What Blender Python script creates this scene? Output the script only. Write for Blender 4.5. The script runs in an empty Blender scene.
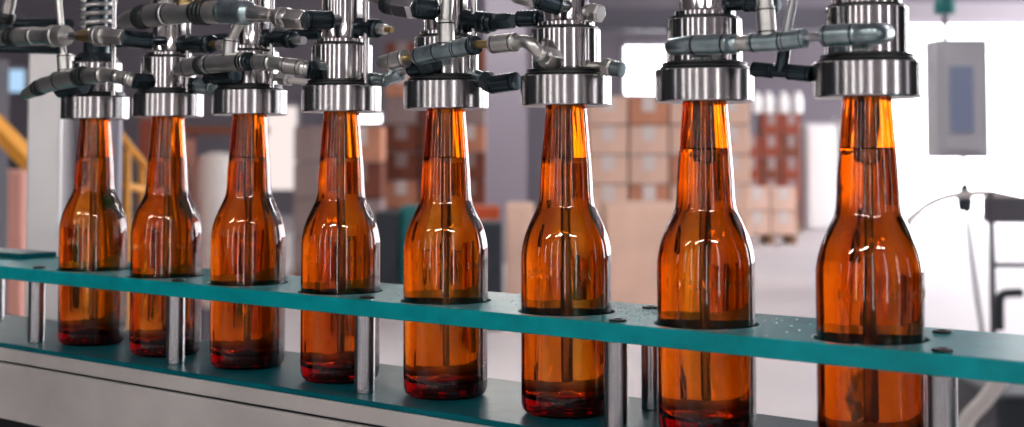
import bpy, bmesh, math, random
from mathutils import Vector, Matrix
random.seed(7)
C = bpy.context.scene.collection
SC = bpy.context.scene
F = 1422.2; CX = 512.0; YH = 155.0; H = 1.25          # focal length in px, principal column, horizon row, eye height
# ---- the row of bottles: a straight line of pitch ~108 mm ----
Z0 = 0.803; CC = 0.086
TH = 0.05; YP = YH - F*math.tan(TH)                    # camera pitched up a little; principal row
def ray(px, py):
    w = (YP-py)/F
    return Vector(((px-CX)/F, math.cos(TH)-math.sin(TH)*w, math.sin(TH)+math.cos(TH)*w))
P0 = Vector((355.6/F*Z0, Z0, 0))
DIR = Vector((-667.6/F*Z0 - 355.6/F*Z0, 0.602*Z0, 0))/7    # one pitch, towards the left of the picture
PITCH = DIR.length
D = DIR.normalized()
N = Vector((-D.y, D.x, 0));
if N.y > 0: N = -N                                      # horizontal normal towards the viewer
Z_BASE = H-0.1685; Z_RAIL = H-0.1022; T_RAIL = 0.0115
Z_RING = H+0.0320
YAW = math.atan2(D.y, D.x)

def row(i, off=0.0, z=0.0):
    p = P0 + DIR*i + N*off
    return Vector((p.x, p.y, z))
def at(px, py, off):
    """point on the vertical plane that runs parallel to the row, off metres in front of it"""
    r = ray(px, py); t = (P0.dot(N)+off)/r.dot(N)
    return Vector((r.x*t, r.y*t, H+r.z*t))
def far(px, y, py=None, z=None):
    """point at depth y in picture column px"""
    r = ray(px, py if py is not None else YH+40); r = r*(y/r.y)
    return Vector((r.x, y, z if z is not None else H+r.z))

# ---------------------------------------------------------------- materials
def lin(c):
    return tuple(((v/255)/12.92 if v/255 <= .04045 else ((v/255+.055)/1.055)**2.4) for v in c)+(1,)
def mat(name, col, rough=.5, metal=0.0, noise=0.0, nscale=20, bump=0.0, bscale=60, stretch=None, spec=None, coat=0):
    m = bpy.data.materials.new(name); m.use_nodes = True
    nt = m.node_tree; b = nt.nodes['Principled BSDF']
    b.inputs['Roughness'].default_value = rough; b.inputs['Metallic'].default_value = metal
    if spec is not None: b.inputs['Specular IOR Level'].default_value = spec
    if coat: b.inputs['Coat Weight'].default_value = coat
    c = lin(col); b.inputs['Base Color'].default_value = c
    tc = nt.nodes.new('ShaderNodeTexCoord'); mp = nt.nodes.new('ShaderNodeMapping')
    nt.links.new(tc.outputs['Object'], mp.inputs['Vector'])
    if stretch: mp.inputs['Scale'].default_value = stretch
    if noise:
        n = nt.nodes.new('ShaderNodeTexNoise'); n.inputs['Scale'].default_value = nscale; n.inputs['Detail'].default_value = 5
        nt.links.new(mp.outputs['Vector'], n.inputs['Vector'])
        cr = nt.nodes.new('ShaderNodeValToRGB')
        cr.color_ramp.elements[0].position = .3; cr.color_ramp.elements[1].position = .7
        cr.color_ramp.elements[0].color = tuple(v*(1-noise) for v in c[:3])+(1,)
        cr.color_ramp.elements[1].color = tuple(min(1, v*(1+noise)) for v in c[:3])+(1,)
        nt.links.new(n.outputs['Fac'], cr.inputs['Fac']); nt.links.new(cr.outputs['Color'], b.inputs['Base Color'])
    if bump:
        n2 = nt.nodes.new('ShaderNodeTexNoise'); n2.inputs['Scale'].default_value = bscale; n2.inputs['Detail'].default_value = 3
        nt.links.new(mp.outputs['Vector'], n2.inputs['Vector'])
        bp = nt.nodes.new('ShaderNodeBump'); bp.inputs['Strength'].default_value = bump; bp.inputs['Distance'].default_value = .001
        nt.links.new(n2.outputs['Fac'], bp.inputs['Height']); nt.links.new(bp.outputs['Normal'], b.inputs['Normal'])
    return m
def emis(name, col, s):
    m = bpy.data.materials.new(name); m.use_nodes = True; nt = m.node_tree
    nt.nodes.remove(nt.nodes['Principled BSDF'])
    e = nt.nodes.new('ShaderNodeEmission'); e.inputs['Color'].default_value = lin(col); e.inputs['Strength'].default_value = s
    nt.links.new(e.outputs[0], nt.nodes['Material Output'].inputs['Surface']); return m
def glass(name, ior, col, dens, bump=0.0, rough=0.0):
    m = bpy.data.materials.new(name); m.use_nodes = True; nt = m.node_tree
    nt.nodes.remove(nt.nodes['Principled BSDF'])
    g = nt.nodes.new('ShaderNodeBsdfGlass'); g.inputs['IOR'].default_value = ior; g.inputs['Roughness'].default_value = rough
    out = nt.nodes['Material Output']
    nt.links.new(g.outputs[0], out.inputs['Surface'])
    if dens:
        v = nt.nodes.new('ShaderNodeVolumeAbsorption'); v.inputs['Color'].default_value = tuple(col)+(1,); v.inputs['Density'].default_value = dens
        nt.links.new(v.outputs[0], out.inputs['Volume'])
    if bump:
        tc = nt.nodes.new('ShaderNodeTexCoord')
        n = nt.nodes.new('ShaderNodeTexNoise'); n.inputs['Scale'].default_value = 90; n.inputs['Detail'].default_value = 2
        vo = nt.nodes.new('ShaderNodeTexVoronoi'); vo.inputs['Scale'].default_value = 260
        nt.links.new(tc.outputs['Object'], n.inputs['Vector']); nt.links.new(tc.outputs['Object'], vo.inputs['Vector'])
        # water beads: only the centres of sparse cells
        mr = nt.nodes.new('ShaderNodeMapRange'); mr.inputs['From Min'].default_value = .0; mr.inputs['From Max'].default_value = .28
        mr.inputs['To Min'].default_value = 1; mr.inputs['To Max'].default_value = 0
        nt.links.new(vo.outputs['Distance'], mr.inputs['Value'])
        gt = nt.nodes.new('ShaderNodeMath'); gt.operation = 'GREATER_THAN'; gt.inputs[1].default_value = .62
        nt.links.new(n.outputs['Fac'], gt.inputs[0])
        mu = nt.nodes.new('ShaderNodeMath'); mu.operation = 'MULTIPLY'
        nt.links.new(mr.outputs[0], mu.inputs[0]); nt.links.new(gt.outputs[0], mu.inputs[1])
        ad = nt.nodes.new('ShaderNodeMath'); ad.operation = 'MULTIPLY_ADD'; ad.inputs[1].default_value = .9
        nt.links.new(mu.outputs[0], ad.inputs[0]); nt.links.new(n.outputs['Fac'], ad.inputs[2])
        bp = nt.nodes.new('ShaderNodeBump'); bp.inputs['Strength'].default_value = bump; bp.inputs['Distance'].default_value = .0006
        nt.links.new(ad.outputs[0], bp.inputs['Height']); nt.links.new(bp.outputs['Normal'], g.inputs['Normal'])
    return m

M = dict(
 glass = glass('amber_glass', 1.5, (.915, .675, .0), 850, bump=.03),
 water = mat('water_drop', (150,190,190), .05, 0),
 beer = glass('beer', 1.335, (.96, .60, .10), 12),
 steel = mat('turned_steel', (182,178,178), .13, 1, noise=.3, nscale=32, stretch=(1,1,.03), bump=.1, bscale=110),
 ring = mat('satin_steel', (176,172,172), .18, 1, noise=.3, nscale=28, stretch=(1,1,.03), bump=.08, bscale=100),
 post = mat('post_steel', (190,190,192), .22, 1),
 rubber = mat('black_rubber', (22,26,28), .35, 0),
 fit = mat('nickel_fitting', (212,210,206), .3, 1, noise=.15, nscale=60, bump=.05, bscale=160),
 fitblue = mat('tarnished_fitting', (160,178,182), .28, 1, noise=.4, nscale=70, bump=.1, bscale=200),
 dark = mat('dark_coupling', (56,68,74), .24, .8, noise=.25, nscale=60),
 brass = mat('brass', (186,160,112), .28, 1),
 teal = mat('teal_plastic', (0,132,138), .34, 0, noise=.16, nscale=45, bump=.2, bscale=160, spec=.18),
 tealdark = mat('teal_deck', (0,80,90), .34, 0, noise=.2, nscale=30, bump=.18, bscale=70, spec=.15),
 beam = mat('brushed_beam', (208,202,199), .36, .45, noise=.16, nscale=14, bump=.25, bscale=90, stretch=(.25,1,1)),
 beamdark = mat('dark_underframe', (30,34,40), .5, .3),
 hallfloor = mat('hall_floor', (208,201,203), .48, 0, noise=.08, nscale=.6),
 wall = mat('hall_wall', (120,113,121), .8, 0, noise=.08, nscale=.5),
 walll = mat('pale_wall', (176,170,178), .8),
 ceil = mat('hall_ceiling', (150,146,152), .9),
 column = mat('painted_column', (150,145,158), .6),
 colsteel = mat('frame_steel', (222,218,218), .38, .3, noise=.05, nscale=8),
 pink = mat('pinkish_panel', (222,160,146), .6),
 carton = mat('carton', (200,138,110), .8, noise=.15, nscale=3),
 cartond = mat('carton_dark', (120,66,48), .8, noise=.2, nscale=3),
 cartonp = mat('carton_pale', (228,192,172), .8, noise=.1, nscale=3),
 cartong = mat('carton_grey', (156,136,134), .8, noise=.1, nscale=3),
 tape = mat('carton_tape', (222,210,206), .5),
 crate = mat('red_crate', (140,62,38), .5),
 white = mat('white_plastic', (250,248,246), .5),
 cabinet = mat('cabinet_grey', (188,188,196), .5),
 cabwin = mat('cabinet_panel', (134,146,176), .3),
 blue = mat('pale_blue', (150,180,206), .5),
 yellow = mat('yellow_paint', (226,152,30), .45),
 orange = mat('orange_paint', (200,80,30), .5),
 tealbin = mat('teal_bin', (20,110,112), .5),
 bin = mat('dark_bin', (26,36,46), .5),
 wood = mat('pallet_wood', (150,112,84), .8),
 rail2 = mat('grey_rail', (92,90,98), .5, .4),
 hose = mat('pale_hose', (214,208,204), .5),
 lamp = emis('added_lamp_glow', (255,250,244), 62),
 day = emis('daylight', (250,250,255), 8.5),
 frontglow = emis('added_front_glow', (255,252,250), 8),
 pale = emis('pale_pane', (255,240,236), 1.0),
 side = emis('added_side_glow', (250,250,255), 10),
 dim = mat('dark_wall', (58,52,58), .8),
 sidel = emis('added_weak_glow', (250,250,255), 3.2),
)

# ---------------------------------------------------------------- mesh helpers
def obj(name, bm, m, parent=None, smooth=True, bevel=0.0, ang=35):
    bmesh.ops.recalc_face_normals(bm, faces=bm.faces[:])
    me = bpy.data.meshes.new(name); bm.to_mesh(me); bm.free()
    me.materials.append(m)
    if smooth:
        for p in me.polygons: p.use_smooth = True
        me.set_sharp_from_angle(angle=math.radians(ang))
    o = bpy.data.objects.new(name, me); C.objects.link(o)
    if parent: o.parent = parent
    if bevel:
        bv = o.modifiers.new('bevel', 'BEVEL'); bv.width = bevel; bv.segments = 2; bv.limit_method = 'ANGLE'; bv.angle_limit = math.radians(40)
    return o
def thing(name, label, cat, loc=(0,0,0), rz=0, group=None):
    o = bpy.data.objects.new(name, None); C.objects.link(o); o.empty_display_size = .02
    o.location = loc; o.rotation_euler = (0,0,rz); o['label'] = label; o['category'] = cat
    if group: o['group'] = group
    return o
def tag(o, label, cat, group=None):
    o['label'] = label; o['category'] = cat
    if group: o['group'] = group
    return o
def struct(name, bm, m, **k):
    o = obj(name, bm, m, **k); o['kind'] = 'structure'; return o
def lathe(bm, prof, segs=64, origin=(0,0,0), axis=None, closed=False, ph=0.0):
    """prof: list of (r, t) ; t along axis (default z)"""
    o = Vector(origin)
    if axis is None: R = Matrix.Identity(3)
    else: R = Vector(axis).normalized().to_track_quat('Z', 'Y').to_matrix()
    rings = []
    for r, t in prof:
        if r < 1e-7: rings.append([bm.verts.new(o+R@Vector((0,0,t)))])
        else: rings.append([bm.verts.new(o+R@Vector((r*math.cos(2*math.pi*k/segs+ph), r*math.sin(2*math.pi*k/segs+ph), t))) for k in range(segs)])
    pairs = list(zip(rings, rings[1:]))
    if closed: pairs.append((rings[-1], rings[0]))
    for a, b in pairs:
        for k in range(segs):
            l = (k+1) % segs
            if len(a) == 1 and len(b) == 1: continue
            if len(a) == 1: bm.faces.new((a[0], b[k], b[l]))
            elif len(b) == 1: bm.faces.new((a[k], a[l], b[0]))
            else: bm.faces.new((a[k], a[l], b[l], b[k]))
    return bm
def box(bm, lo, hi):
    vs = [bm.verts.new((x,y,z)) for x in (lo[0],hi[0]) for y in (lo[1],hi[1]) for z in (lo[2],hi[2])]
    for f in ((0,1,3,2),(4,6,7,5),(0,4,5,1),(2,3,7,6),(0,2,6,4),(1,5,7,3)): bm.faces.new([vs[k] for k in f])
    return bm
def tube(bm, pts, r, segs=16, caps=True):
    """sweep; r number or list"""
    pts = [Vector(p) for p in pts]; n = len(pts)
    rs = r if isinstance(r, (list, tuple)) else [r]*n
    rings = []; up = Vector((0,0,1)); prev = None
    for k, p in enumerate(pts):
        t = ((pts[min(k+1,n-1)]-p).normalized()+(p-pts[max(k-1,0)]).normalized()).normalized()
        if prev is None:
            a = t.cross(up);
            if a.length < .1: a = t.cross(Vector((1,0,0)))
            a.normalize()
        else: a = (prev-t*prev.dot(t)).normalized()
        prev = a; b = t.cross(a)
        rings.append([bm.verts.new(p+(a*math.cos(2*math.pi*j/segs)+b*math.sin(2*math.pi*j/segs))*rs[k]) for j in range(segs)])
    for A, B in zip(rings, rings[1:]):
        for j in range(segs): bm.faces.new((A[j], A[(j+1)%segs], B[(j+1)%segs], B[j]))
    if caps: bm.faces.new(rings[0]); bm.faces.new(rings[-1])
    return bm
def smoothpts(pts, n=8):
    out = []
    P = [Vector(p) for p in pts]
    for k in range(len(P)-1):
        a, b, c, d = P[max(k-1,0)], P[k], P[k+1], P[min(k+2,len(P)-1)]
        for j in range(n):
            t = j/n
            out.append(.5*((2*b)+(-a+c)*t+(2*a-5*b+4*c-d)*t*t+(-a+3*b-3*c+d)*t**3))
    out.append(P[-1]); return out
def cyl(bm, r, z0, z1, segs=64, c=0.0006, x=0, y=0):
    return lathe(bm, [(0,z0),(r-c,z0),(r,z0+c),(r,z1-c),(r-c,z1),(0,z1)], segs, (x,y,0))

# ---------------------------------------------------------------- the bottle
R = 0.0297
def resample(pts, n=5): return [(p.x, p.y) for p in smoothpts([(a,b,0) for a,b in pts], n)]
def wavy(bm, first):
    # blown glass: the inner wall is uneven
    bm.verts.ensure_lookup_table()
    for k, v in enumerate(bm.verts):
        if k < first: continue
        x, y, z = v.co; q = math.hypot(x, y)
        if q < .006 or z > .222: continue
        a = math.atan2(y, x)
        w = .42*math.sin(2*a+1+9*z)+.30*math.sin(5*a+.7+22*z)+.24*math.sin(9*a+2-14*z)+.12*math.sin(16*a+1+30*z)
        amp = (.0019 if z < .12 else .0019-.0011*min(1,(z-.12)/.03))*min(1, max(0,(z-.008)/.012))*min(1,(q-.006)/.004)
        q2 = q + amp*w - (amp*.15)
        v.co.x = x/q*q2; v.co.y = y/q*q2
def make_bottle():
    side = resample([(R,.012),(R,.055),(R,.098),(R*.985,.1065),(R*.93,.1145),(R*.83,.1225),(R*.72,.1295),(.0188,.1355),(.0177,.142),(.0171,.155),(.0160,.170),(.0148,.185),(.0136,.200),(.0131,.210)], 4)
    out = [(0,.0035),(.012,.0028),(.021,.0008),(.0235,0),(.0262,.0006),(.0285,.003),(.0295,.0065)] + side + [(.0131,.214),(.0142,.2145),(.0142,.219),(.0134,.2195),(.0136,.229),(.0125,.2305),(.0108,.2295)]
    th = .0034
    inn = [(.0092,.226),(.0090,.214)] + [(max(r-th-(.0005 if z > .13 else 0), .008), z) for r, z in reversed(side) if z > .0175 and z < .212]
    inn += [(R-th-.002,.0145),(R-th-.007,.0105),(.014,.0100),(0,.0150)]
    bm = bmesh.new(); lathe(bm, out+inn, 160)
    wavy(bm, len(out)*160)
    return bm, inn
def make_liquid(inn, level):
    e = .00022
    pr = [(r, z) for r, z in inn if z <= level]
    def rin(z):
        for (r0,z0),(r1,z1) in zip(inn, inn[1:]):
            if z1 <= z <= z0: return r0+(r1-r0)*(z-z0)/(z1-z0+1e-9)
    pr = [(0, level), (rin(level)*.6, level), (rin(level)-.0012, level+.0002), (rin(level)+e, level+.0012)] + [((r+e) if r > 0 else 0, z-(e if z < .016 else 0)) for r, z in pr]
    bm = bmesh.new(); lathe(bm, pr, 160); wavy(bm, 0); return bm

ORD = ['leftmost', 'second', 'third', 'fourth', 'fifth', 'sixth', 'seventh', 'rightmost']
bott_lab = {
 7: 'leftmost brown glass bottle, smallest in the row, beside the pale steel upright',
 6: 'second brown glass bottle from the left, just behind a front steel post',
 5: 'third brown glass bottle from the left, standing free between two posts',
 4: 'fourth brown glass bottle from the left, left of a front steel post',
 3: 'fifth brown glass bottle from the left, before the dark carton stack',
 2: 'sixth brown glass bottle from the left, left of a thick front post',
 1: 'seventh brown glass bottle from the left, second largest, with a rear post beside it',
 0: 'rightmost and largest brown glass bottle, with a fill line in its neck',
}
head_lab = {
 7: 'leftmost steel filling head, with a coil spring on its stem',
 6: 'second steel filling head from the left, over the second bottle',
 5: 'third steel filling head from the left, between two pipe runs',
 4: 'fourth steel filling head from the left, over the fourth bottle',
 3: 'fifth steel filling head from the left, before the dark carton stack',
 2: 'sixth steel filling head from the left, left of the bright square window',
 1: 'seventh steel filling head from the left, right of the bright square window',
 0: 'rightmost and largest steel filling head, over the largest bottle',
}
bm, INN = make_bottle()
b0 = thing('beer_bottle', bott_lab[0], 'bottle', row(0,0,Z_BASE), 0, 'brown bottles under the filling heads')
obj('bottle_glass', bm, M['glass'], b0, ang=60)
lq = obj('liquid', make_liquid(INN, .1715), M['beer'], b0, ang=60); lq['label'] = 'amber liquid up to the neck'
liq_low = make_liquid(INN, .1655); me_low = bpy.data.meshes.new('liquid_low'); bmesh.ops.recalc_face_normals(liq_low, faces=liq_low.faces[:]); liq_low.to_mesh(me_low); liq_low.free()
me_low.materials.append(M['beer'])
for p in me_low.polygons: p.use_smooth = True
# raised shoulder marking (unreadable embossing) as small ribs of glass
def emboss():
    bm = bmesh.new(); rnd = random.Random(3)
    for k in range(16):
        a0 = k*.135; z = .0895
        sh = rnd.choice([[(0,0),(0,.005)], [(0,0),(0,.005),(.05,.005)], [(.05,.005),(0,.0025),(.05,0)], [(0,.005),(.03,0),(.06,.005)], [(0,0),(.06,0),(.06,.005)]])
        pts = [Vector(((R+.00005)*math.cos(a0+u), (R+.00005)*math.sin(a0+u), z+w)) for u, w in sh]
        tube(bm, pts, .00035, 6)
    return bm
em = obj('embossed_marking', emboss(), M['glass'], b0.children[0])
em.rotation_euler.z = -2.4
for i in range(1, 8):
    c = b0.copy(); C.objects.link(c); c.location = row(i,0,Z_BASE); c.rotation_euler.z = i*.7
    for ch in b0.children:
        d = ch.copy(); C.objects.link(d); d.parent = c
        for g_ in ch.children:
            e_ = g_.copy(); C.objects.link(e_); e_.parent = d; e_.rotation_euler.z = -2.4 - i*.7 + random.uniform(-.5,.5)
        if i > 1 and ch.name.startswith('liquid'): d.data = me_low
    c['label'] = bott_lab[i]

# ---------------------------------------------------------------- filling heads
def make_head():
    t = thing('filling_head', head_lab[0], 'filling head', row(0,0,Z_RING), 0, 'steel filling heads over the bottles')
    z = 0
    ring = lathe(bmesh.new(), [(.0165,.0015),(.0286,0),(.0296,.0004),(.0301,.0012),(.0301,.0196),(.0296,.0202),(.0165,.0202)], 96, closed=True)
    obj('centering_ring', ring, M['ring'], t, ang=30)
    g = lathe(bmesh.new(), [(.015,.0203),(.0265,.0203),(.0272,.0210),(.0272,.0218),(.0258,.0222),(.0258,.0232),(.0262,.0236),(.0262,.0242),(.0250,.0246),(.015,.0246)], 72, closed=True)
    obj('gasket', g, M['rubber'], t)
    b = lathe(bmesh.new(), [(0,.032),(.015,.032),(.015,.0247),(.0226,.0247),(.0231,.0252),(.0231,.0505),(.0226,.0512),(0,.0512)], 96)
    obj('barrel', b, M['steel'], t)
    o = lathe(bmesh.new(), [(0,.0513),(.0214,.0513),(.0216,.0520),(.0214,.0526),(0,.0526)], 64)
    obj('seal_ring', o, M['rubber'], t)
    c = lathe(bmesh.new(), [(0,.0527),(.0190,.0527),(.0194,.0532),(.0194,.0555),(.0160,.0562),(.0155,.0570),(.0155,.110),(.0165,.112),(.0165,.150),(0,.150)], 72)
    obj('stem', c, M['steel'], t)
    s = thing_bm_rod(bmesh.new())
    obj('guide_rod', s, M['steel'], t)
    n = lathe(bmesh.new(), [(0,.0),(.0064,0),(.0064,.0012),(.0064,-.0)], 8) if False else None
    f = lathe(bmesh.new(), [(0,-.180),(.0019,-.180),(.0024,-.178),(.0024,-.0375),(.0052,-.036),(.0056,-.034),(.0056,.0315),(0,.0315)], 32)
    obj('fill_tube', f, M['post'], t)
    return t
def thing_bm_rod(bm):
    # slim rod on the far right side of the barrel
    a = D*-.0262
    return cyl(bm, .0020, .021, .150, 16, .0003, a.x, a.y)
h0 = make_head()
heads = [h0]
for i in range(1, 8):
    c = h0.copy(); C.objects.link(c); c.location = row(i,0,Z_RING); c['label'] = head_lab[i]
    heads.append(c)
    for ch in h0.children:
        if i == 7 and ch.name.startswith('stem'): continue
        if i < 3 and ch.name.startswith('guide_rod'): continue
        d = ch.copy(); C.objects.link(d); d.parent = c
bpy.data.objects.remove([c for c in h0.children if c.name.startswith('guide_rod')][0])
# leftmost head: slim dark stem inside a coil spring
st = lathe(bmesh.new(), [(0,.0527),(.0190,.0527),(.0194,.0555),(.0150,.060),(.0115,.0605),(.0115,.072),(.0095,.0725),(.0095,.150),(0,.150)], 48)
obj('stem', st, M['dark'], heads[7])
pts = []
for k in range(0, 9*20+1):
    a = k/20*2*math.pi; pts.append((math.cos(a)*.0135, math.sin(a)*.0135, .074+k/20*.0078))
obj('spring', tube(bmesh.new(), pts, .0021, 10), M['fit'], heads[7])

# ---------------------------------------------------------------- teal rail with bottle cut-outs
BACK, FRONT = -.068, .038
def rail_mesh(i0, i1, back, front, z0, z1, hole=.0318):
    bm = bmesh.new(); seg = 56
    def V(s, o, z): p = row(s, o, z); return bm.verts.new(p)
    for i in range(i0, i1+1):
        hp = .5
        if not (0 <= i <= 7):
            vs = [[V(i-hp*s_, o, z) for s_, o in ((-1,back),(1,back),(1,front),(-1,front))] for z in (z0, z1)]
            bm.faces.new(vs[0]); bm.faces.new(vs[1])
            bm.faces.new((vs[0][0],vs[0][1],vs[1][1],vs[1][0])); bm.faces.new((vs[0][2],vs[0][3],vs[1][3],vs[1][2]))
            if i == i0: bm.faces.new((vs[0][1],vs[0][2],vs[1][2],vs[1][1]))
            if i == i1: bm.faces.new((vs[0][3],vs[0][0],vs[1][0],vs[1][3]))
            continue
        hw = PITCH/2
        angs = [2*math.pi*k/seg for k in range(seg)] + [math.atan2(y, x) % (2*math.pi) for x in (-hw,hw) for y in (back,front)]
        angs = sorted(set(round(a,6) for a in angs)); n = len(angs); L = []
        for z in (z0, z1):
            inner, outer = [], []
            for a in angs:
                c, s = math.cos(a), math.sin(a)
                inner.append(V(i+c*hole/PITCH, s*hole, z))
                t = min((hw/abs(c)) if abs(c) > 1e-6 else 9, (front/s) if s > 1e-6 else 9, (back/s) if s < -1e-6 else 9)
                outer.append(V(i+c*t/PITCH, s*t, z))
            L.append((inner, outer))
            for k in range(n):
                l = (k+1) % n; bm.faces.new((inner[k], inner[l], outer[l], outer[k]))
        for k in range(n):
            l = (k+1) % n
            bm.faces.new((L[0][0][k], L[0][0][l], L[1][0][l], L[1][0][k]))
            m_ = (angs[k] + ((angs[l]-angs[k]) % (2*math.pi))/2)
            c, s = math.cos(m_), math.sin(m_)
            tx = hw/abs(c) if abs(c) > 1e-6 else 9; ty = (front/s if s > 0 else back/s) if abs(s) > 1e-6 else 9
            if ty < tx: bm.faces.new((L[0][1][k], L[0][1][l], L[1][1][l], L[1][1][k]))
    bmesh.ops.remove_doubles(bm, verts=bm.verts, dist=1e-5)
    return bm
rail = obj('guide_rail', rail_mesh(-3, 12, BACK, FRONT, Z_RAIL-T_RAIL, Z_RAIL), M['teal'], smooth=False, bevel=.0008)
tag(rail, 'long teal plastic guide rail with round cut-outs around the bottles', 'guide rail')

deckT = .004
def slab(i0, i1, o0, o1, z0, z1):
    bm = bmesh.new()
    a = [row(i0,o0,z0), row(i1,o0,z0), row(i1,o1,z0), row(i0,o1,z0)]
    lo = [bm.verts.new(p) for p in a]; hi = [bm.verts.new((p.x,p.y,z1)) for p in a]
    bm.faces.new(lo); bm.faces.new(hi)
    for k in range(4): bm.faces.new((lo[k], lo[(k+1)%4], hi[(k+1)%4], hi[k]))
    return bm
DF, DB = .052, -.078
deck = thing('conveyor_deck', 'dark teal lower deck on a grey steel beam, carrying the bottles', 'conveyor', row(3,0,Z_BASE-.2))
def padd(o, parent):
    o.parent = parent; o.matrix_parent_inverse = Matrix.Translation(-Vector(parent.location)); return o
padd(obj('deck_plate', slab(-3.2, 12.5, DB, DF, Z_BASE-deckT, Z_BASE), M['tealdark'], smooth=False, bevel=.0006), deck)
padd(obj('ledge', slab(-3.2, 12.5, DB, DF+.001, Z_BASE-.0155, Z_BASE-deckT), M['beam'], smooth=False, bevel=.001), deck)
padd(obj('seam', slab(-3.2, 12.5, DB, DF-.001, Z_BASE-.0172, Z_BASE-.0155), M['beamdark'], smooth=False), deck)
padd(obj('side_beam', slab(-3.2, 12.5, DB, DF+.003, Z_BASE-.066, Z_BASE-.0172), M['beam'], smooth=False, bevel=.0015), deck)
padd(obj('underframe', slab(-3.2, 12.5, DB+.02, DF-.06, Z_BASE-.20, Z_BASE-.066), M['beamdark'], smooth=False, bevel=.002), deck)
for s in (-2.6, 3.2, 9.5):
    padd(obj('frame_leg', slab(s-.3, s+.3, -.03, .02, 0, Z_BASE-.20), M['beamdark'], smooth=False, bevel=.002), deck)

# fine water spray on the rail top
def spray():
    bm = bmesh.new(); rnd = random.Random(5); n = 0
    while n < 420:
        i = rnd.uniform(-.9, 8.5) if rnd.random() < .5 else rnd.gauss(1.4, .35); o = rnd.uniform(-.062, .034)
        if abs((i-round(i)))*PITCH < .036 and abs(o) < .036 and math.hypot((i-round(i))*PITCH, o) < .034: continue
        p = row(i, o, Z_RAIL+.00005); r_ = rnd.uniform(.0004, .0011)
        lathe(bm, [(r_,0),(r_*.9,r_*.25),(r_*.5,r_*.45),(0,r_*.5)], 8, p); n += 1
    return bm
wd = obj('water', spray(), M['water']); wd['kind'] = 'stuff'; wd['label'] = 'fine water drops lying on the teal guide rail'; wd['category'] = 'water'
# ---------------------------------------------------------------- posts and screws
def solve_i(px, off):
    p = at(px, 300, off); return (p-row(0,off,p.z)).dot(D)/PITCH
posts = [(940,.030,'rightmost short steel post, front row, right of the largest bottle'),
         (616,.030,'front steel post right of the sixth bottle'),
         (365,.030,'front steel post right of the fourth bottle'),
         (176,.030,'front steel post right of the second bottle'),
         (37,.030,'leftmost front steel post, before the pale upright'),
         (652,-.048,'rear steel post partly hidden by the seventh bottle'),]
si = [solve_i(p[0], p[1]) for p in posts]
print('post i', si)
allp = [(si[k], posts[k][1], posts[k][2]) for k in range(6)] + [(solve_i(943,-.048),-.048,None),(solve_i(-3,-.035),-.035,'rear steel post cut by the left edge of the picture')]
first = None; sfirst = None
def mkscrew():
    t = bmesh.new()
    lathe(t, [(0,0),(.0052,0),(.0056,.0004),(.0056,.0010),(.0048,.0016),(.0028,.0016),(.0026,.0004),(0,.0004)], 24)
    return t
for k, (s, o, lab) in enumerate(allp):
    where = (lab or 'rear steel post at the far right, behind the rail').replace('steel post','post')
    if first is None:
        p = obj('support_post', lathe(bmesh.new(), [(0,0),(.0070,0),(.0074,.0004),(.0074,.0561),(0,.0561)], 40), M['post']); first = p
        q = obj('rail_screw', mkscrew(), M['rubber']); sfirst = q
    else:
        p = first.copy(); C.objects.link(p); q = sfirst.copy(); C.objects.link(q)
    p.location = row(s, o, Z_BASE+.0002); p.scale.z = (Z_RAIL-T_RAIL-Z_BASE-.0004)/.0561
    tag(p, lab or 'rear steel post at the far right, behind the front one', 'post', 'steel posts under the guide rail')
    q.location = row(s, o-.002 if o > 0 else o+.002, Z_RAIL+.0001)
    tag(q, 'dark screw head on the rail, above the '+' '.join(where.split(',')[0].split()[:8]), 'screw', 'screw heads on the guide rail')
# small stacked plate at the left end of the rail
pl = obj('clamp_plate', slab(8.45, 9.9, -.062, -.022, Z_RAIL+.0002, Z_RAIL+.0052), M['tealdark'], smooth=False, bevel=.0008)
tag(pl, 'small dark teal plate lying on the left end of the rail', 'plate')

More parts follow.
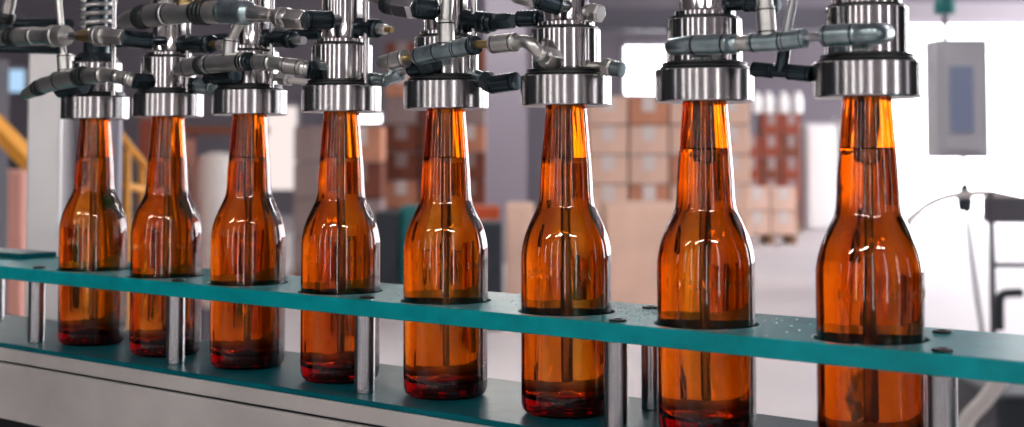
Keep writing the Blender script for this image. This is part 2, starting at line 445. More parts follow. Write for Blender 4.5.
# ---------------------------------------------------------------- pipe runs
def rp(px, py, off, r):                                  # picture radius -> metres
    return r*at(px,py,off).y/F
class Run:
    def __init__(s, name, label, off, cat='pipe fittings'):
        s.off = off; s.t = thing(name, label, cat); s.n = 0
    def _set(s, p):
        if s.n == 0: s.t.location = p
        s.n += 1
    def pt(s, a):
        return at(a[0], a[1], a[2] if len(a) > 2 else s.off)
    def part(s, name, bm, m, **k):
        o = obj(name, bm, M[m], **k); padd(o, s.t); return o
    def cylp(s, name, a, b, prof, m, segs=32, **k):
        A, B = s.pt(a), s.pt(b); s._set(A); L = (B-A).length; u = A.y/F
        bm = lathe(bmesh.new(), [(r*u, t*L) for r, t in prof], segs, A, B-A)
        return s.part(name, bm, m, **k)
    def tube(s, a, b, r, m='fit', name='tube'):
        return s.cylp(name, a, b, [(0,0),(r,0),(r,1),(0,1)], m)
    def cone(s, a, b, r0, r1, m='fit', name='nozzle'):
        return s.cylp(name, a, b, [(0,0),(r0*.8,0),(r0,.1),(r1,.8),(r1*.95,1),(0,1)], m)
    def sleeve(s, a, b, r, m='fit', name='sleeve'):
        r *= 1.1 if r < 9 else 1.0
        sl = s.cylp(name, a, b, [(0,0),(r*.80,0),(r*.90,.005),(r,.035),(r,.10),(r*.88,.11),(r*.88,.15),(r,.155),(r,.16),(r,.84),(r,.845),(r*.88,.85),(r*.88,.89),(r,.90),(r,.965),(r*.90,.995),(r*.78,1),(0,1)], m, ang=20)
        if m != 'dark': s.oring(sl, a, b, r)
        return sl
    def oring(s, sl, a, b, r):
        A, B = s.pt(a), s.pt(b); u = A.y/F
        for f in (.11, .85):
            p = A+(B-A)*f; ax = (B-A).normalized(); w = (B-A).length*.05
            bm = lathe(bmesh.new(), [(r*u*.80,0),(r*u*1.01,0),(r*u*1.01,w),(r*u*.80,w)], 28, p, ax, closed=True)
            q = obj('end_ring', bm, M['rubber']); q.parent = sl
    def ring(s, a, b, r, m='rubber', name='collar_ring'):
        r *= 1.1
        return s.cylp(name, a, b, [(0,0),(r*.9,0),(r,.2),(r,.45),(r*.86,.5),(r,.55),(r,.8),(r*.9,1),(0,1)], m)
    def hexn(s, a, b, r, m='fit', name='hex_nut'):
        r *= 1.12
        return s.cylp(name, a, b, [(0,0),(r*.86,0),(r,.18),(r,.82),(r*.86,1),(0,1)], m, segs=6, ang=15, bevel=.0003)
    def elbow(s, pts, r, m='fit', name='elbow', ball=True):
        P = smoothpts([s.pt(p) for p in pts], 6); s._set(P[0]); u = P[0].y/F
        bm = tube(bmesh.new(), P, r*u, 24)
        if ball:
            for q in (P[0], P[-1]):
                bmesh.ops.create_uvsphere(bm, u_segments=24, v_segments=12, radius=r*u*1.03, matrix=Matrix.Translation(q))
        return s.part(name, bm, m)
FR = .045
B_ = .021                                               # just inside a barrel
r = Run('air_fitting_run', 'tarnished pipe fittings with tee, leading right into the rightmost filling head', FR)
r.cone((668,47),(692,45),8,9.5,'fitblue'); r.sleeve((690,45),(730,44),10,'fitblue'); r.ring((728,44),(738,44),9,'fitblue'); r.tube((736,44),(756,43),8)
r.sleeve((750,43),(786,41),9.8,'fitblue','tee'); r.sleeve((767,36),(765,6),9.5,'fit','branch_sleeve'); r.tube((765,10),(764,-25),8)
r.sleeve((782,41),(806,38),10,'fitblue'); r.tube((803,38),(828,36),4.2,'post'); r.sleeve((823,36),(858,34),11,'fitblue')
r.elbow([(856,34),(872,33.5),(880,33,.036),(884,33,.020)],10.5,'fitblue')
r.tube((786,34,.046),(797,-20,.046),4.5,'post','slim_tube'); r.tube((697,45),(700,45,.02),6,'fitblue','connector')
r = Run('black_tee_fitting', 'small black plastic tee hanging between the seventh and rightmost filling heads', .012)
r.sleeve((753,69),(773,71),7,'dark'); r.tube((770,71),(792,72.5),6,'dark','tee'); r.sleeve((788,72),(812,74),7.5,'dark'); r.tube((785,44),(781,72),6.5,'dark','branch_tube')
r.tube((808,74),(822,75,.004),4,'dark')
r = Run('air_fitting_run', 'pipe fittings with a brass link, leading right into the sixth filling head', FR)
r.cone((380,62),(394,61),6.5,8); r.sleeve((392,61.5),(406,58),8.5); r.tube((404,58),(420,56),4,'brass','brass_link'); r.sleeve((416,57),(440,51),9,'fitblue')
r.sleeve((436,52),(458,48.5),8,'fitblue','tee'); r.sleeve((446.5,47),(446,20),7.5,'fit','branch_sleeve'); r.tube((446,24),(449,-20),6)
r.sleeve((455,49),(474,45),8.5,'fitblue'); r.ring((470,46),(477,45),9,'dark'); r.tube((475,44.5),(495,44),4.2,'brass','brass_link'); r.sleeve((492,44.5),(516,42),9.5)
r.elbow([(514,42),(525,41.5),(533,46),(541,54,.040)],6.5); r.ring((538,52,.042),(546,57,.036),8,'fit'); r.hexn((544,56,.038),(556,61,.020),10,'fit'); r.tube((398,60),(402,62,.02),5,'fit','connector')
r = Run('air_fitting_run', 'pipe fittings with tee and bent sleeve, leading right into the fourth filling head', FR)
r.cone((177,70),(189,68),6,8); r.sleeve((186,68),(202,65),8.5); r.ring((199,65.5),(206,64.5),9,'rubber'); r.sleeve((205,64.5),(248,61),8.5,'fit','tee'); r.ring((243,61.5),(251,61),8.8,'dark')
r.sleeve((229,59),(231,38),6.5,'fit','branch_sleeve'); r.tube((231,40),(240,22),5,'fit'); r.tube((248,61.5),(260,62),3.5,'post'); r.sleeve((256,62),(272,63),7.5)
r.elbow([(270,63),(278,63.5),(286,65.5)],6.8); r.sleeve((284,65),(302,68,.042),7.5); r.ring((300,67.6,.042),(308,69,.038),7,'fit'); r.hexn((306,69,.038),(324,72,.018),9,'dark')
r.tube((214,64),(218,66,.02),5,'fit','connector')
r = Run('air_fitting_run', 'chain of pipe fittings drooping at its left end, leading into the second filling head', FR)
r.cone((24,95),(39,88),5.5,7.5,'fit'); r.ring((36,89),(44,86),7.5,'rubber'); r.sleeve((42,86),(60,81),7.5); r.sleeve((56,81),(82,76),8.5,'fit','tee'); r.ring((78,77),(85,75.5),9,'rubber')
r.sleeve((65,73),(64,54),6.5,'fit','branch_sleeve'); r.tube((64,58),(57,-20),3.4,'fit','slim_tube'); r.tube((83,76),(92,75.5),4,'post'); r.sleeve((87,76),(104,75),7.5)
r.elbow([(102,75),(110,75.2),(118,77)],6.5); r.sleeve((114,76),(130,79.5,.042),6.5); r.ring((127,79,.042),(134,81,.038),7,'fit'); r.hexn((132,81,.038),(154,82,.018),8,'dark'); r.tube((70,80),(78,80,.02),5,'fit','connector')
# upper runs
r = Run('feed_pipe_run', 'thick pipe run with black rings at the top, leading into the fourth filling head', .050)
r.cone((122,22),(143,17),8,11); r.ring((139,18),(149,15.5),11.5); r.sleeve((147,16),(168,14),11.5); r.sleeve((164,14),(200,12),10.5,'fit','tee'); r.tube((184,8),(188,-22),8,'brass','branch_tube')
for x in (197,201,205): r.ring((x,12.3),(x+3,12.2),12)
r.sleeve((206,12.2),(226,12),11.5); r.elbow([(224,12),(236,12.4),(246,13)],12,'fitblue'); r.cone((250,13.4),(272,15.5),9,7); r.tube((270,15.5),(284,17.5),5)
r.ring((278,17.5),(290,19),10,'fit'); r.hexn((287,19),(306,20),10); r.sleeve((304,20),(331,20,.028),10,'dark','coupling'); r.tube((328,20,.03),(338,20,.01),6,'dark')
r = Run('feed_pipe_run', 'pipe run with ball elbow, from the left edge into the second filling head', .050)
r.tube((-40,38),(12,37),8,'fit'); r.ring((9,37),(19,37),9); r.sleeve((17,37),(36,36),8.5); r.elbow([(34,36),(43,36),(51,36)],8.8); r.ring((50,36),(66,35.5),10,'fit'); r.tube((64,36),(82,36),4.2,'post')
r.hexn((79,36),(99,36),6,'brass'); r.ring((96,36),(106,36),9.5,'fit'); r.hexn((106,36),(125,37.5),8); r.sleeve((123,38),(153,41,.028),8,'dark','coupling'); r.tube((150,41,.03),(166,41,.008),5,'dark')
r = Run('feed_pipe_run', 'hex nut and black coupling sloping down from the top edge into the fifth filling head', .046)
r.tube((345,-14),(392,4),6); r.ring((385,3),(397,6),10,'rubber'); r.hexn((395,5.5),(417,8.5),11,'post'); r.sleeve((413,8),(436,10,.032),10.5,'dark','coupling'); r.tube((434,10,.032),(444,10,.01),7,'dark')
r = Run('feed_pipe_run', 'hex nut and dark coupling cut by the top edge at the sixth filling head', .046)
r.tube((488,-20),(520,-6),6); r.hexn((516,-7),(538,-1),10,'fit'); r.sleeve((534,-2),(560,6,.030),10,'dark','coupling'); r.tube((556,5,.030),(566,6,.01),7,'dark')
r = Run('feed_pipe_run', 'steel tube and black ring slanting at the top left corner', .050)
r.tube((14,-20),(7,14),6.5); r.ring((7.5,12),(5,22),8,'rubber'); r.cone((5.5,20),(1,34),8.5,6.5,'dark')
# couplings that stick out of the stems
def coup(label, off, *segs):
    r = Run('hose_coupling', label, off, 'coupling')
    for kind, a, b, rr, m in segs: getattr(r, kind)(a, b, rr, m)
coup('dark hose coupling with pale tip, right of the second filling head', -.004, ('sleeve',(180,44),(212,44.5),8.5,'dark'), ('tube',(210,44.5),(220,45),4,'brass'), ('hexn',(218,45),(226,45),5,'fit'))
coup('dark hose coupling right of the third filling head', -.004, ('sleeve',(260,37),(294,40),9,'dark'), ('cone' if 0 else 'tube',(292,40),(304,40.5),4,'fit'))
coup('dark hose coupling with steel tip, right of the fourth filling head', -.004, ('sleeve',(352,26),(379,29),9.5,'dark'), ('hexn',(377,28.5),(386,29.5),5.5,'fit'), ('tube',(385,29.5),(392,30),3,'brass'))
coup('black threaded coupling right of the fifth filling head', -.004, ('sleeve',(460,20),(489,23),11,'dark'), ('ring',(486,22.5),(494,22.5),9,'dark'), ('hexn',(492,22),(513,21),8,'dark'))
coup('black coupling left of the sixth filling head', .004, ('tube',(554,19),(538,18.5),5,'dark'), ('sleeve',(540,18.5),(519,19),8,'dark'))
coup('steel swivel nut beside the stem of the sixth filling head', -.004, ('tube',(576,10),(592,12),7,'fit'), ('hexn',(590,12),(601,14),9,'fit'))
coup('small steel nut low on the right of the sixth filling head', .0, ('tube',(584,66),(606,67),5,'fit'), ('hexn',(604,66.5),(613,68),9,'fit'), ('sleeve',(612,68),(622,70),7,'fitblue'))
coup('black coupling right of the stem of the seventh filling head', -.004, ('tube',(722,4),(748,5),6,'dark'), ('sleeve',(745,5),(778,5),7,'dark'))
coup('dark bent coupling below the brass link, right of the fifth filling head', -.002, ('tube',(462,70),(488,80),6,'fitblue'), ('hexn',(484,78),(494,86),9,'dark'), ('sleeve',(491,85),(517,81),8.5,'dark'))
coup('short knurled coupling low on the left of the fifth filling head', .028, ('sleeve',(410,69),(424,66),7,'dark'), ('hexn',(422,67),(436,63),9,'dark'))
coup('small coupling low on the left of the third filling head', .030, ('hexn',(206,79),(216,77),6,'dark'), ('sleeve',(214,77),(236,74),7.5,'dark'))
coup('small black coupling low on the left of the leftmost filling head', .030, ('sleeve',(60,90),(74,87),7.5,'dark'), ('hexn',(72,88),(84,86),8,'dark'))
coup('pale thin rod with knob, right of the third filling head', -.006, ('hexn',(280,78),(290,79),7,'fit'), ('tube',(268,77),(282,78),4,'fit'), ('tube',(289,80),(322,84),3,'hose'))
coup('tarnished coupling low on the right of the fourth filling head', -.006, ('tube',(356,74),(374,77),4,'fit'), ('sleeve',(372,79),(388,81),5.5,'fitblue'), ('hexn',(388,78),(402,73),7,'fitblue'), ('tube',(398,73),(412,70),4,'fit'))
coup('dark coupling low on the right of the second filling head', -.006, ('hexn',(186,84),(200,86),8,'dark'), ('sleeve',(198,86),(214,88),7,'fitblue'))
# dark manifold bars behind the stems
for k, (a, b, rr, lab) in enumerate([((-30,22),(70,24),5,'dark manifold bar behind the leftmost stem, near the top left corner'),((112,44),(322,34),5,'dark teal manifold pipe behind the second to fourth filling heads'),
                           ((-30,48),(60,50),4,'dark pipe behind the left run of fittings'),((250,30),(345,26),6,'dark pipe just behind the third and fourth stems')]):
    A, B = at(a[0],a[1],-.05-.01*(k%2)), at(b[0],b[1],-.05-.01*(k%2))
    tag(obj('manifold_pipe', lathe(bmesh.new(), [(0,0),(rr*A.y/F*.9,0),(rr*A.y/F,.002),(rr*A.y/F,(B-A).length-.002),(rr*A.y/F*.9,(B-A).length),(0,(B-A).length)], 24, A, B-A), M['dark']), lab, 'pipe')

# ---------------------------------------------------------------- machine upright at the left
def fbox(name, x0, x1, yt, yb, y, depth, m, parent=None, bevel=0.0):
    a = far(x0, y, yt); b = far(x1, y, yb)
    return obj(name, box(bmesh.new(), (a.x, y, 0), (b.x, y+depth, a.z)), M[m], parent, smooth=False, bevel=bevel)
up = fbox('machine_upright', 28, 57, 52, 400, 1.75, .055, 'colsteel', bevel=.003)
tag(up, 'pale square steel upright of the machine, behind the left end of the rail', 'machine upright')
pn = fbox('machine_guard', 57.5, 116, 70, 330, 1.812, .02, 'column', bevel=.002)
tag(pn, 'grey metal guard panel beside the pale upright', 'panel')

# dark blocks added outside the view for dark bands in steel and glass
def housing(x0, x1, y0, y1, z1, label):
    t = thing('added_dark_block', label, 'machine', (x0,y0,0))
    padd(obj('block_body', box(bmesh.new(), (x0,y0,.08), (x1,y1,z1)), M['beamdark'], smooth=False, bevel=.01), t)
    padd(obj('plinth', box(bmesh.new(), (x0+.03,y0+.03,0), (x1-.03,y1-.03,.08)), M['rubber'], smooth=False), t)
    padd(obj('door', box(bmesh.new(), (x0+.05,y0-.02,.15), (x1-.05,y0,z1-.08)), M['beamdark'], smooth=False, bevel=.006), t)  # front slab of the added block
housing(-4.2, -1.15, 2.3, 3.1, 2.3, 'large dark block added out of view left of the pale upright')
housing(-2.6, -1.7, .8, 1.5, 2.1, 'dark block added out of view at the near left end of the deck')
housing(1.15, 1.75, .75, 1.25, 1.9, 'dark block added out of view at the near right end of the deck')
housing(3.2, 3.7, 2.6, 3.2, 2.2, 'dark block added out of view farther right, past the safety barrier')
# ---------------------------------------------------------------- hall
def quad(bm, pts): bm.faces.new([bm.verts.new(p) for p in pts]); return bm
XL, XR, YB, YF, ZT = -13, 15, 30.0, -4.5, 6.2
struct('floor', box(bmesh.new(), (XL,YF,-.1), (XR,YB+8,0)), M['hallfloor'], smooth=False)
struct('ceiling', box(bmesh.new(), (XL,YF,ZT), (XR,YB,ZT+.2)), M['ceil'], smooth=False)
def wall_with_holes(name, x0, x1, z0, z1, holes, y, t, m):
    xs = sorted({x0,x1,*[h[0] for h in holes],*[h[1] for h in holes]}); zs = sorted({z0,z1,*[h[2] for h in holes],*[h[3] for h in holes]})
    bm = bmesh.new()
    for a, b in zip(xs, xs[1:]):
        for c, d in zip(zs, zs[1:]):
            if any(h[0] <= (a+b)/2 <= h[1] and h[2] <= (c+d)/2 <= h[3] for h in holes): continue
            box(bm, (a,y,c), (b,y+t,d))
    bmesh.ops.remove_doubles(bm, verts=bm.verts, dist=1e-5)
    return struct(name, bm, m, smooth=False)
def X(px, y=YB): return far(px, y, YH).x
def ZZ(py, y=YB): return far(CX, y, py).z
WH = [(X(884),14.4,0,ZZ(21)), (X(622),X(690),ZZ(94),ZZ(43)), (X(262),X(300),ZZ(190),ZZ(103)), (X(326),X(384),ZZ(122),ZZ(111)), (X(-120),X(27),ZZ(92),ZZ(66)), (X(800),X(868),ZZ(200),ZZ(122))]
wall_with_holes('wall_back', XL, XR, 0, ZT, WH, YB, .3, M['wall'])
for k, (a, b, c, d) in enumerate(WH):
    nm = 'door_1' if k == 0 else 'window_%d' % k
    bm = box(bmesh.new(), (a,YB+.2,c), (b,YB+.24,d))
    w = struct(nm, bm, (M['day'] if k != 2 else M['pale']) if k != 4 else emis('blue_pane',(170,205,235),1.2), smooth=False)
    fr = bmesh.new(); t = .07
    for lo, hi in (((a,c),(a+t,d)),((b-t,c),(b,d)),((a,d-t),(b,d))): box(fr, (lo[0],YB-.03,lo[1]), (hi[0],YB+.19,hi[1]))
    fo = obj('frame', fr, M['walll'], smooth=False); fo.parent = w
# side walls and front wall, unseen; glowing panes added for reflections and fill
def yslots(name, x, t, segs, zlo, zhi, m, pane, start):
    ys = [YF]+[v for s in segs for v in s]+[YB]
    bm = bmesh.new()
    box(bm, (x,YF,0), (x+t,YB,zlo)); box(bm, (x,YF,zhi), (x+t,YB,ZT))
    for a, b in zip(ys[0::2], ys[1::2]): box(bm, (x,a,zlo), (x+t,b,zhi))
    struct(name, bm, m, smooth=False)
    for k, (a, b) in enumerate(segs):
        struct('window_%d' % (start+k), box(bmesh.new(), (x+t*.4,a,zlo), (x+t*.6,b,zhi)), pane if k > 2 else M['sidel'], smooth=False)
yslots('wall_right', XR, .3, [(-2.4,-1.6),(1.2,1.8),(3.4,4.2),(6,10.5),(11,16),(16.5,21.5),(22,28.5)], .4, 5.2, M['wall'], M['side'], 10)  # unseen glowing band, added to brighten the bottles' left sides
yslots('wall_left', XL-.3, .3, [(-2.2,-1.4),(3,3.8),(9,10),(16,18)], 1.8, 4.2, M['dim'], M['sidel'], 20)  # wall colour darkened to keep the bottles' right sides dark
fh = [(-9,-8.2,.6,4.4),(-5,-4.5,.6,4.4),(-2.6,-2.3,.6,4.4),(-.6,-.35,.6,4.4),(2.2,2.6,.6,4.4),(6,7,.6,4.4)]
wall_with_holes('wall_front', XL, XR, 0, ZT, fh, YF-.3, .3, M['wall'])
for k, (a, b, c, d) in enumerate(fh):
    struct('window_%d' % (30+k), box(bmesh.new(), (a,YF-.2,c), (b,YF-.16,d)), M['frontglow'], smooth=False)  # added panes behind the camera: stripes on steel and front fill
# hall columns
for n_, (x0, x1, y, lab) in enumerate([(485,527,16.5,'lilac grey hall column behind the fifth and sixth bottles'),(1,1,0,'')][:1]):
    bm = box(bmesh.new(), (X(x0,y),y,0), (X(x1,y),y+.45,ZT))
    struct('column_1', bm, M['column'], smooth=False)
struct('trim_1', box(bmesh.new(), (X(560,26),26,ZZ(30,26)), (X(900,26),26.4,ZZ(8,26))), M['rail2'], smooth=False)
struct('trim_2', box(bmesh.new(), (X(878,22),22,ZZ(20,22)), (XR,22.4,ZZ(2,22))), M['walll'], smooth=False)
# added strip lamps, unseen, brightening the line and the hall
for k, (x, y) in enumerate([(-3.6,-1.4),(-1.4,-2.2),(1.2,-2.4),(-4,5.2),(0,5.2),(4,5.2),(-5,9),(0,9),(5,9),(-5,15),(0,15),(6,15),(-3,20.5),(3,20.5),(8,20.5)]):
    if k == 0:
        t0 = thing('added_lamp', 'lamp', 'lamp', (x,y,3.6), 0, 'added unseen strip lamps hanging over the hall')
        hs = obj('housing', box(bmesh.new(), (-.75,-.10,0), (.75,.10,.07)), M['walll'], t0, smooth=False, bevel=.01)
        tb = obj('tube', box(bmesh.new(), (-.72,-.07,-.03), (.72,.07,-.002)), M['lamp'], t0, smooth=False)
        tb2 = obj('hanger', lathe(bmesh.new(), [(0,.07),(.01,.07),(.01,2.58),(0,2.58)], 8), M['rail2'], t0); t = t0
    else:
        t = t0.copy(); C.objects.link(t); t.location = (x,y,3.6)
        for ch in t0.children: d = ch.copy(); C.objects.link(d); d.parent = t
    t['label'] = 'added unseen strip lamp under the ceiling, %s in the %s row' % (['left','middle','right'][k%3], ['nearest','second','third','fourth','farthest'][k//3])

# ---------------------------------------------------------------- stock in the background
def carton_bm(w, d, h):
    bm = box(bmesh.new(), (-w/2,-d/2,0), (w/2,d/2,h)); return bm
CT = {}
def carton(p, w, d, h, m, label, group, rz=0):
    key = (round(w,3), round(d,3), round(h,3), m)
    if key not in CT:
        t = thing('carton', label, 'carton', p, rz, group)
        obj('box', carton_bm(w-.02,d-.02,h-.012), M[m], t, smooth=False, bevel=.012)
        obj('tape', box(bmesh.new(), (-.06,-d/2-.004+.01,h*.45), (.06,d/2+.004-.01,h-.010)), M['tape'] if m in ('cartonp','carton') else M['cartong'], t, smooth=False)
        CT[key] = t; return t
    s = CT[key]; t = s.copy(); C.objects.link(t); t.location = p; t.rotation_euler.z = rz; t['label'] = label; t['group'] = group
    for ch in s.children: c = ch.copy(); C.objects.link(c); c.parent = t
    return t
def pallet(x0, x1, y, d, label, z=0):
    bm = bmesh.new(); w = x1-x0
    for k in range(5): box(bm, (x0+k*w/4.5, y, z+.10), (x0+k*w/4.5+w/9*.9, y+d, z+.13))
    for k in range(3): box(bm, (x0+k*w*.43, y, z), (x0+k*w*.43+w*.12, y+d, z+.10))
    bmesh.ops.translate(bm, verts=bm.verts, vec=(-x0,-y,-z))
    o = obj('pallet', bm, M['wood'], smooth=False); o.location = (x0,y,z)
    tag(o, label, 'pallet'); return o
NUM = ['first','second','third','fourth','fifth','sixth','seventh','eighth','ninth']
def stack(desc, px0, px1, ytop, ybase, cols, rows, mats, d=.5, skip=(), basez=None):
    y = F*H/(ybase-YH); x0, x1 = X(px0,y), X(px1,y); top = ZZ(ytop,y)
    pallet(x0, x1, y, d+.06, 'wooden pallet under the '+desc)
    w = (x1-x0)/cols; h = (top-.14)/rows
    for r_ in range(rows):
        for c_ in range(cols):
            if (r_, c_) in skip: continue
            cn = ['left','centre','right'][c_] if cols == 3 else (['left','right'][c_] if cols == 2 else NUM[c_])
            m = mats[(r_*3+c_*5+(r_*c_)) % len(mats)]
            carton((x0+w*(c_+.5), y+.03+d/2, .132+r_*h), w, d, h, m,
                   'carton, %s layer up, %s column of the %s' % (NUM[r_], cn, desc), 'cartons in the '+desc, 0)
stack('tall brown stack behind the fifth bottle', 384, 486, 40, 276, 3, 8, ['cartond','cartond','carton','cartong'])
stack('low grey-brown stack left of the tall one', 292, 382, 124, 286, 2, 4, ['cartong','cartond','carton'])
stack('salmon stack behind the sixth and seventh bottles', 588, 752, 94, 287, 4, 6, ['cartonp','carton','cartonp'])
stack('red-brown stack right of the seventh bottle', 742, 802, 112, 232, 3, 5, ['crate','cartond','crate'], skip=((4,0),))
stack('pale front pallet right of the seventh bottle', 744, 797, 186, 244, 2, 2, ['cartonp','cartonp'])
# white shapes standing in for bright gaps over the red-brown stack
y = F*H/(232-YH)+.2
for k, (px, top) in enumerate([(757,92),(769,90),(784,104),(798,104)]):
    zb = ZZ(112,y); r_ = 5*y/F
    o = obj('blob', lathe(bmesh.new(), [(0,0),(r_*.9,0),(r_,.03),(r_,.24),(r_*.6,.30),(r_*.6,.34),(0,.34)], 20), M['white'])
    o.location = (X(px,y), y, H+(YH-112)/F*(F*H/(232-YH)) + (-.0 if k else -.0)-.01)
    tag(o, 'bright-gap stand-in container on the red-brown stack, %s from the left' % NUM[k], 'blob', 'white stand-in blobs on the red-brown stack')
# white wrapped pallets at the door
y = 24.0
for k, (a, b, t_) in enumerate([(806,838,124),(842,880,118)]):
    bm = box(bmesh.new(), (0,0,0), (X(b,y)-X(a,y), .8, ZZ(t_,y)))
    o = obj('wrapped_pallet_load', bm, M['white'], smooth=False, bevel=.06); o.location = (X(a,y),y,0)
    tag(o, 'white wrapped pallet load %s of the rightmost bottle neck' % ['left','right'][k], 'pallet load')
# large pale carton between sixth and seventh bottle
y = F*H/(290-YH)-1.2
def big(px0, px1, yt, y, d, m, name, label, cat, bev=.02):
    a, b = X(px0,y), X(px1,y); bm = box(bmesh.new(), (0,0,0), (b-a, d, ZZ(yt,y))); o = obj(name, bm, M[m], smooth=False, bevel=bev); o.location = (a,y,0); return tag(o, label, cat)
big(606, 676, 203, 11.6, .6, 'cartonp', 'carton', 'large pale carton standing on the floor behind the sixth and seventh bottles', 'carton')
big(506, 534, 204, 11.0, .5, 'cartonp', 'carton', 'narrow beige carton on the floor between the fifth and sixth bottles', 'carton')
# bins and tank at the centre-left
big(400, 432, 206, 11.4, .4, 'tealbin', 'bin', 'teal bin just left of the fifth bottle', 'bin')
big(374, 398, 212, 11.2, .4, 'bin', 'bin', 'dark bin right of the fourth bottle', 'bin')
big(474, 503, 222, 10.2, .4, 'bin', 'bin', 'dark bin right of the fifth bottle', 'bin')
big(450, 500, 206, 11.3, .3, 'orange', 'bin', 'orange bin behind the fifth bottle', 'bin')
def tank(px, w, yt, y, m, label):
    r_ = w/2*y/F; z1 = ZZ(yt,y)
    t = thing('storage_tank', label, 'tank', (X(px,y),y,0))
    obj('shell', lathe(bmesh.new(), [(0,.25),(r_*.9,.25),(r_,.32),(r_,z1-.12),(r_*.8,z1-.03),(r_*.2,z1),(0,z1)], 40), M[m], t)
    for k in range(3):
        a = k*2.1; obj('leg', cyl(bmesh.new(), .03, 0, .3, 12, .003, r_*.75*math.cos(a), r_*.75*math.sin(a)), M['rail2'], t)
tank(218, 50, 152, 9.5, 'hose', 'pale round storage tank behind the second and third bottles')
# yellow ladder frame
t = thing('step_frame', 'yellow step frame behind the gap between the leftmost and second bottles', 'ladder', far(125,5.2,z=0))
yy = 5.2
for nm, pts in (('rail',[(127,yy,150),(127,yy,470)]),('rail',[(142,yy+.3,165),(142,yy+.3,460)]),('brace',[(108,yy,120),(147,yy+.15,168)]),('step',[(124,yy,185),(144,yy+.2,190)]),('step',[(124,yy,228),(144,yy+.2,233)])):
    P = [far(a,b,c) for a,b,c in pts]
    for p in P: p.z = max(p.z, .0)
    padd(obj(nm, tube(bmesh.new(), P, .013, 10), M['yellow']), t)
# far left machine
big(-30, 24, 170, 8.5, .5, 'pink', 'machine_cabinet', 'pinkish machine cabinet at the left edge of the picture', 'machine')
t = thing('boom', 'yellow diagonal boom at the left edge, behind the pipe fittings', 'machine boom', far(0,7.5,z=0))
padd(obj('arm', tube(bmesh.new(), [far(-25,7.5,105), far(34,7.6,165)], .055, 4), M['yellow'], smooth=False), t)
padd(obj('mast', tube(bmesh.new(), [far(-12,7.9,60), far(-12,7.9,z=0)], .12, 4), M['rail2'], smooth=False), t)
big(3, 22, 140, 9.1, .3, 'bin', 'motor_box', 'dark box below the yellow boom at the left edge', 'machine')
big(138, 164, 119, 9.0, .4, 'crate', 'crate_stack', 'red-brown crate stack behind the second bottle', 'crate')
big(166, 182, 138, 9.4, .4, 'cartond', 'crate_stack', 'dark brown crate stack between the second and third bottles', 'crate')
t = thing('shelf_frame', 'brown shelf board on posts left of the third bottle', 'shelf', far(205,10,z=0))
padd(obj('board', box(bmesh.new(), (X(184,10),10,ZZ(134,10)), (X(262,10),10.3,ZZ(126,10))), M['cartond'], smooth=False), t)
for px in (188, 258): padd(obj('post', box(bmesh.new(), (X(px,10),10.1,0), (X(px+3,10),10.14,ZZ(134,10))), M['cartond'], smooth=False), t)

# control cabinet at the right, hung from the beam
yc = 6.0
t = thing('control_cabinet', 'grey control cabinet hanging in the bright doorway at the right', 'cabinet', far(962,yc,158))
def cb(nm, x0, x1, yt, yb, y, d, m, bev=.006, parent=None):
    a = far(x0,y,yt); b = far(x1,y,yb); return padd(obj(nm, box(bmesh.new(), (a.x,y,b.z), (b.x,y+d,a.z)), M[m], smooth=False, bevel=bev), parent or t)
cb('housing', 935, 990, 39, 158, yc, .16, 'cabinet'); cb('door_panel', 942, 984, 48, 150, yc-.012, .012, 'cabinet', .004); cb('display_panel', 950, 974, 66, 132, yc-.02, .008, 'cabwin', .003)
padd(obj('knob', lathe(bmesh.new(), [(0,0),(.012,0),(.012,.02),(.02,.02),(.02,.035),(0,.035)], 20, far(936,yc+.08,66), (-1,0,0)), M['cabinet']), t)
padd(obj('hanger', tube(bmesh.new(), [far(945,yc+.08,40), far(944,yc+.08,-160)], .012, 12), M['rail2']), t)
g = obj('signal_lamp', lathe(bmesh.new(), [(0,0),(.04,0),(.045,.01),(.045,.05),(.03,.075),(0,.08)], 24), M['tealbin']); g.location = far(945,yc-.06,14)
g.parent = t; g.matrix_parent_inverse = Matrix.Translation(-Vector(t.location))
cable = obj('cable', tube(bmesh.new(), smoothpts([far(963,yc+.08,157), far(966,yc+.05,190), far(968,yc,225), far(976,yc-.1,290), far(984,yc-.1,350), far(985,yc,z=.02), far(1010,yc+.3,z=.012)], 6), .009, 8), M['rail2'])
tag(cable, 'dark cable dropping from the control cabinet to the floor', 'cable')
pg = obj('cable_gland', lathe(bmesh.new(), [(0,0),(.03,0),(.035,.05),(.015,.12),(0,.12)], 16, far(965,yc+.04,212), (0,0,1)), M['bin']); tag(pg, 'black plug on the cable under the control cabinet', 'plug')
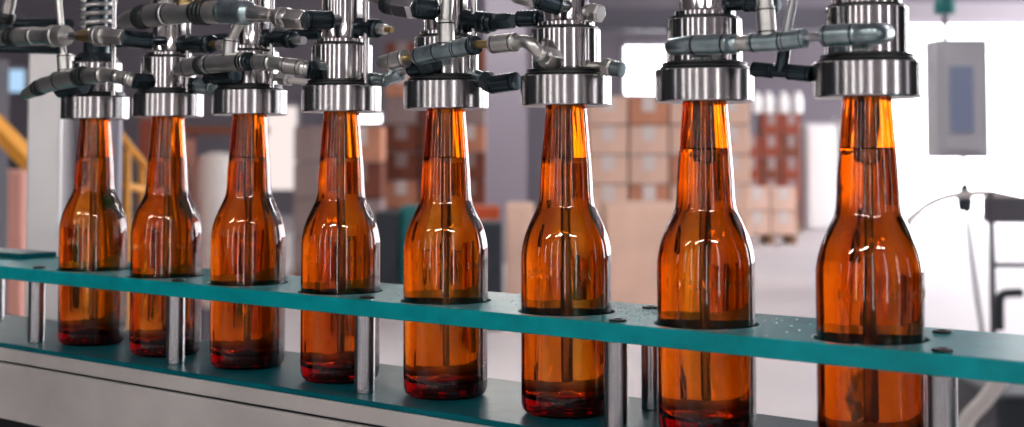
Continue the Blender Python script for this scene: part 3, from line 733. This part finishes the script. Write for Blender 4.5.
# guard frame at the right edge
yg = 4.6
t = thing('safety_barrier', 'grey tubular guard frame standing at the right edge', 'frame', far(1005,yg,z=0))
for nm, P, rr in (('upright',[far(991,yg,190),far(991,yg,z=0)],.010),('upright',[far(1060,yg,190),far(1060,yg,z=0)],.010),('crossbar',[far(991,yg,265),far(1060,yg,265)],.008),('crossbar',[far(991,yg,400),far(1060,yg,400)],.008)):
    padd(obj(nm, tube(bmesh.new(), P, rr, 12), M['rail2']), t)
a = far(986,yg-.02,197); b = far(1062,yg-.02,223)
padd(obj('top_bar', box(bmesh.new(), (a.x,yg-.03,b.z), (b.x,yg+.03,a.z)), M['rail2'], smooth=False, bevel=.01), t)
hk = obj('hook', tube(bmesh.new(), smoothpts([far(1000,yg-.04,330),far(1000,yg-.04,300),far(1004,yg-.04,294),far(1014,yg-.04,293),far(1022,yg-.04,293)],5), .014, 12), M['bin']); padd(hk, t)
hs = obj('hose', tube(bmesh.new(), smoothpts([far(898,5.4,z=.02),far(901,5.4,300),far(905,5.4,232),far(918,5.4,212),far(940,5.4,199),(far(966,5.4,194)),far(995,5.3,194),far(1040,5.2,205)],6), .014, 12), M['hose'])
tag(hs, 'pale hose arching behind the rightmost bottle towards the guard frame', 'hose')
hs2 = obj('hose', tube(bmesh.new(), smoothpts([far(1008,3.2,340),far(1002,3.2,375),far(985,3.2,400),far(965,3.2,425),far(962,3.2,470),far(990,3.2,520),far(1040,3.2,620),far(1050,3.2,z=.02)],6), .018, 12), M['hose'])
tag(hs2, 'pale looped hose in the lower right corner', 'hose')
o = obj('floor_bin', box(bmesh.new(), (X(994,3.6),3.6,0), (X(1060,3.6),4.0,ZZ(396,3.6))), M['bin'], smooth=False, bevel=.02); tag(o, 'dark bin at the lower right corner under the rail', 'bin')

# ---------------------------------------------------------------- world, camera
w = bpy.data.worlds.new('World'); SC.world = w; w.use_nodes = True
bg = w.node_tree.nodes['Background']; bg.inputs['Color'].default_value = (.75,.8,.9,1); bg.inputs['Strength'].default_value = .4
cam = bpy.data.cameras.new('camera'); co = bpy.data.objects.new('camera', cam); C.objects.link(co)
co.location = (0,0,H); co.rotation_euler = (math.pi/2+TH,0,0)
cam.sensor_width = 36; cam.lens = F/1024*36; cam.shift_y = (YP-213.5)/1024; cam.clip_start = .05; cam.clip_end = 200
cam.dof.use_dof = True; cam.dof.focus_distance = .98; cam.dof.aperture_fstop = 8; cam.dof.aperture_blades = 0
SC.camera = co
SC.view_settings.view_transform = 'Standard'; SC.view_settings.look = 'None'; SC.view_settings.exposure = 0.0; SC.view_settings.gamma = 1
cy = SC.cycles
cy.max_bounces = 20; cy.transmission_bounces = 20; cy.glossy_bounces = 6; cy.diffuse_bounces = 3; cy.transparent_max_bounces = 8
cy.caustics_reflective = False; cy.caustics_refractive = False; cy.sample_clamp_indirect = 6
cy.use_denoising = True
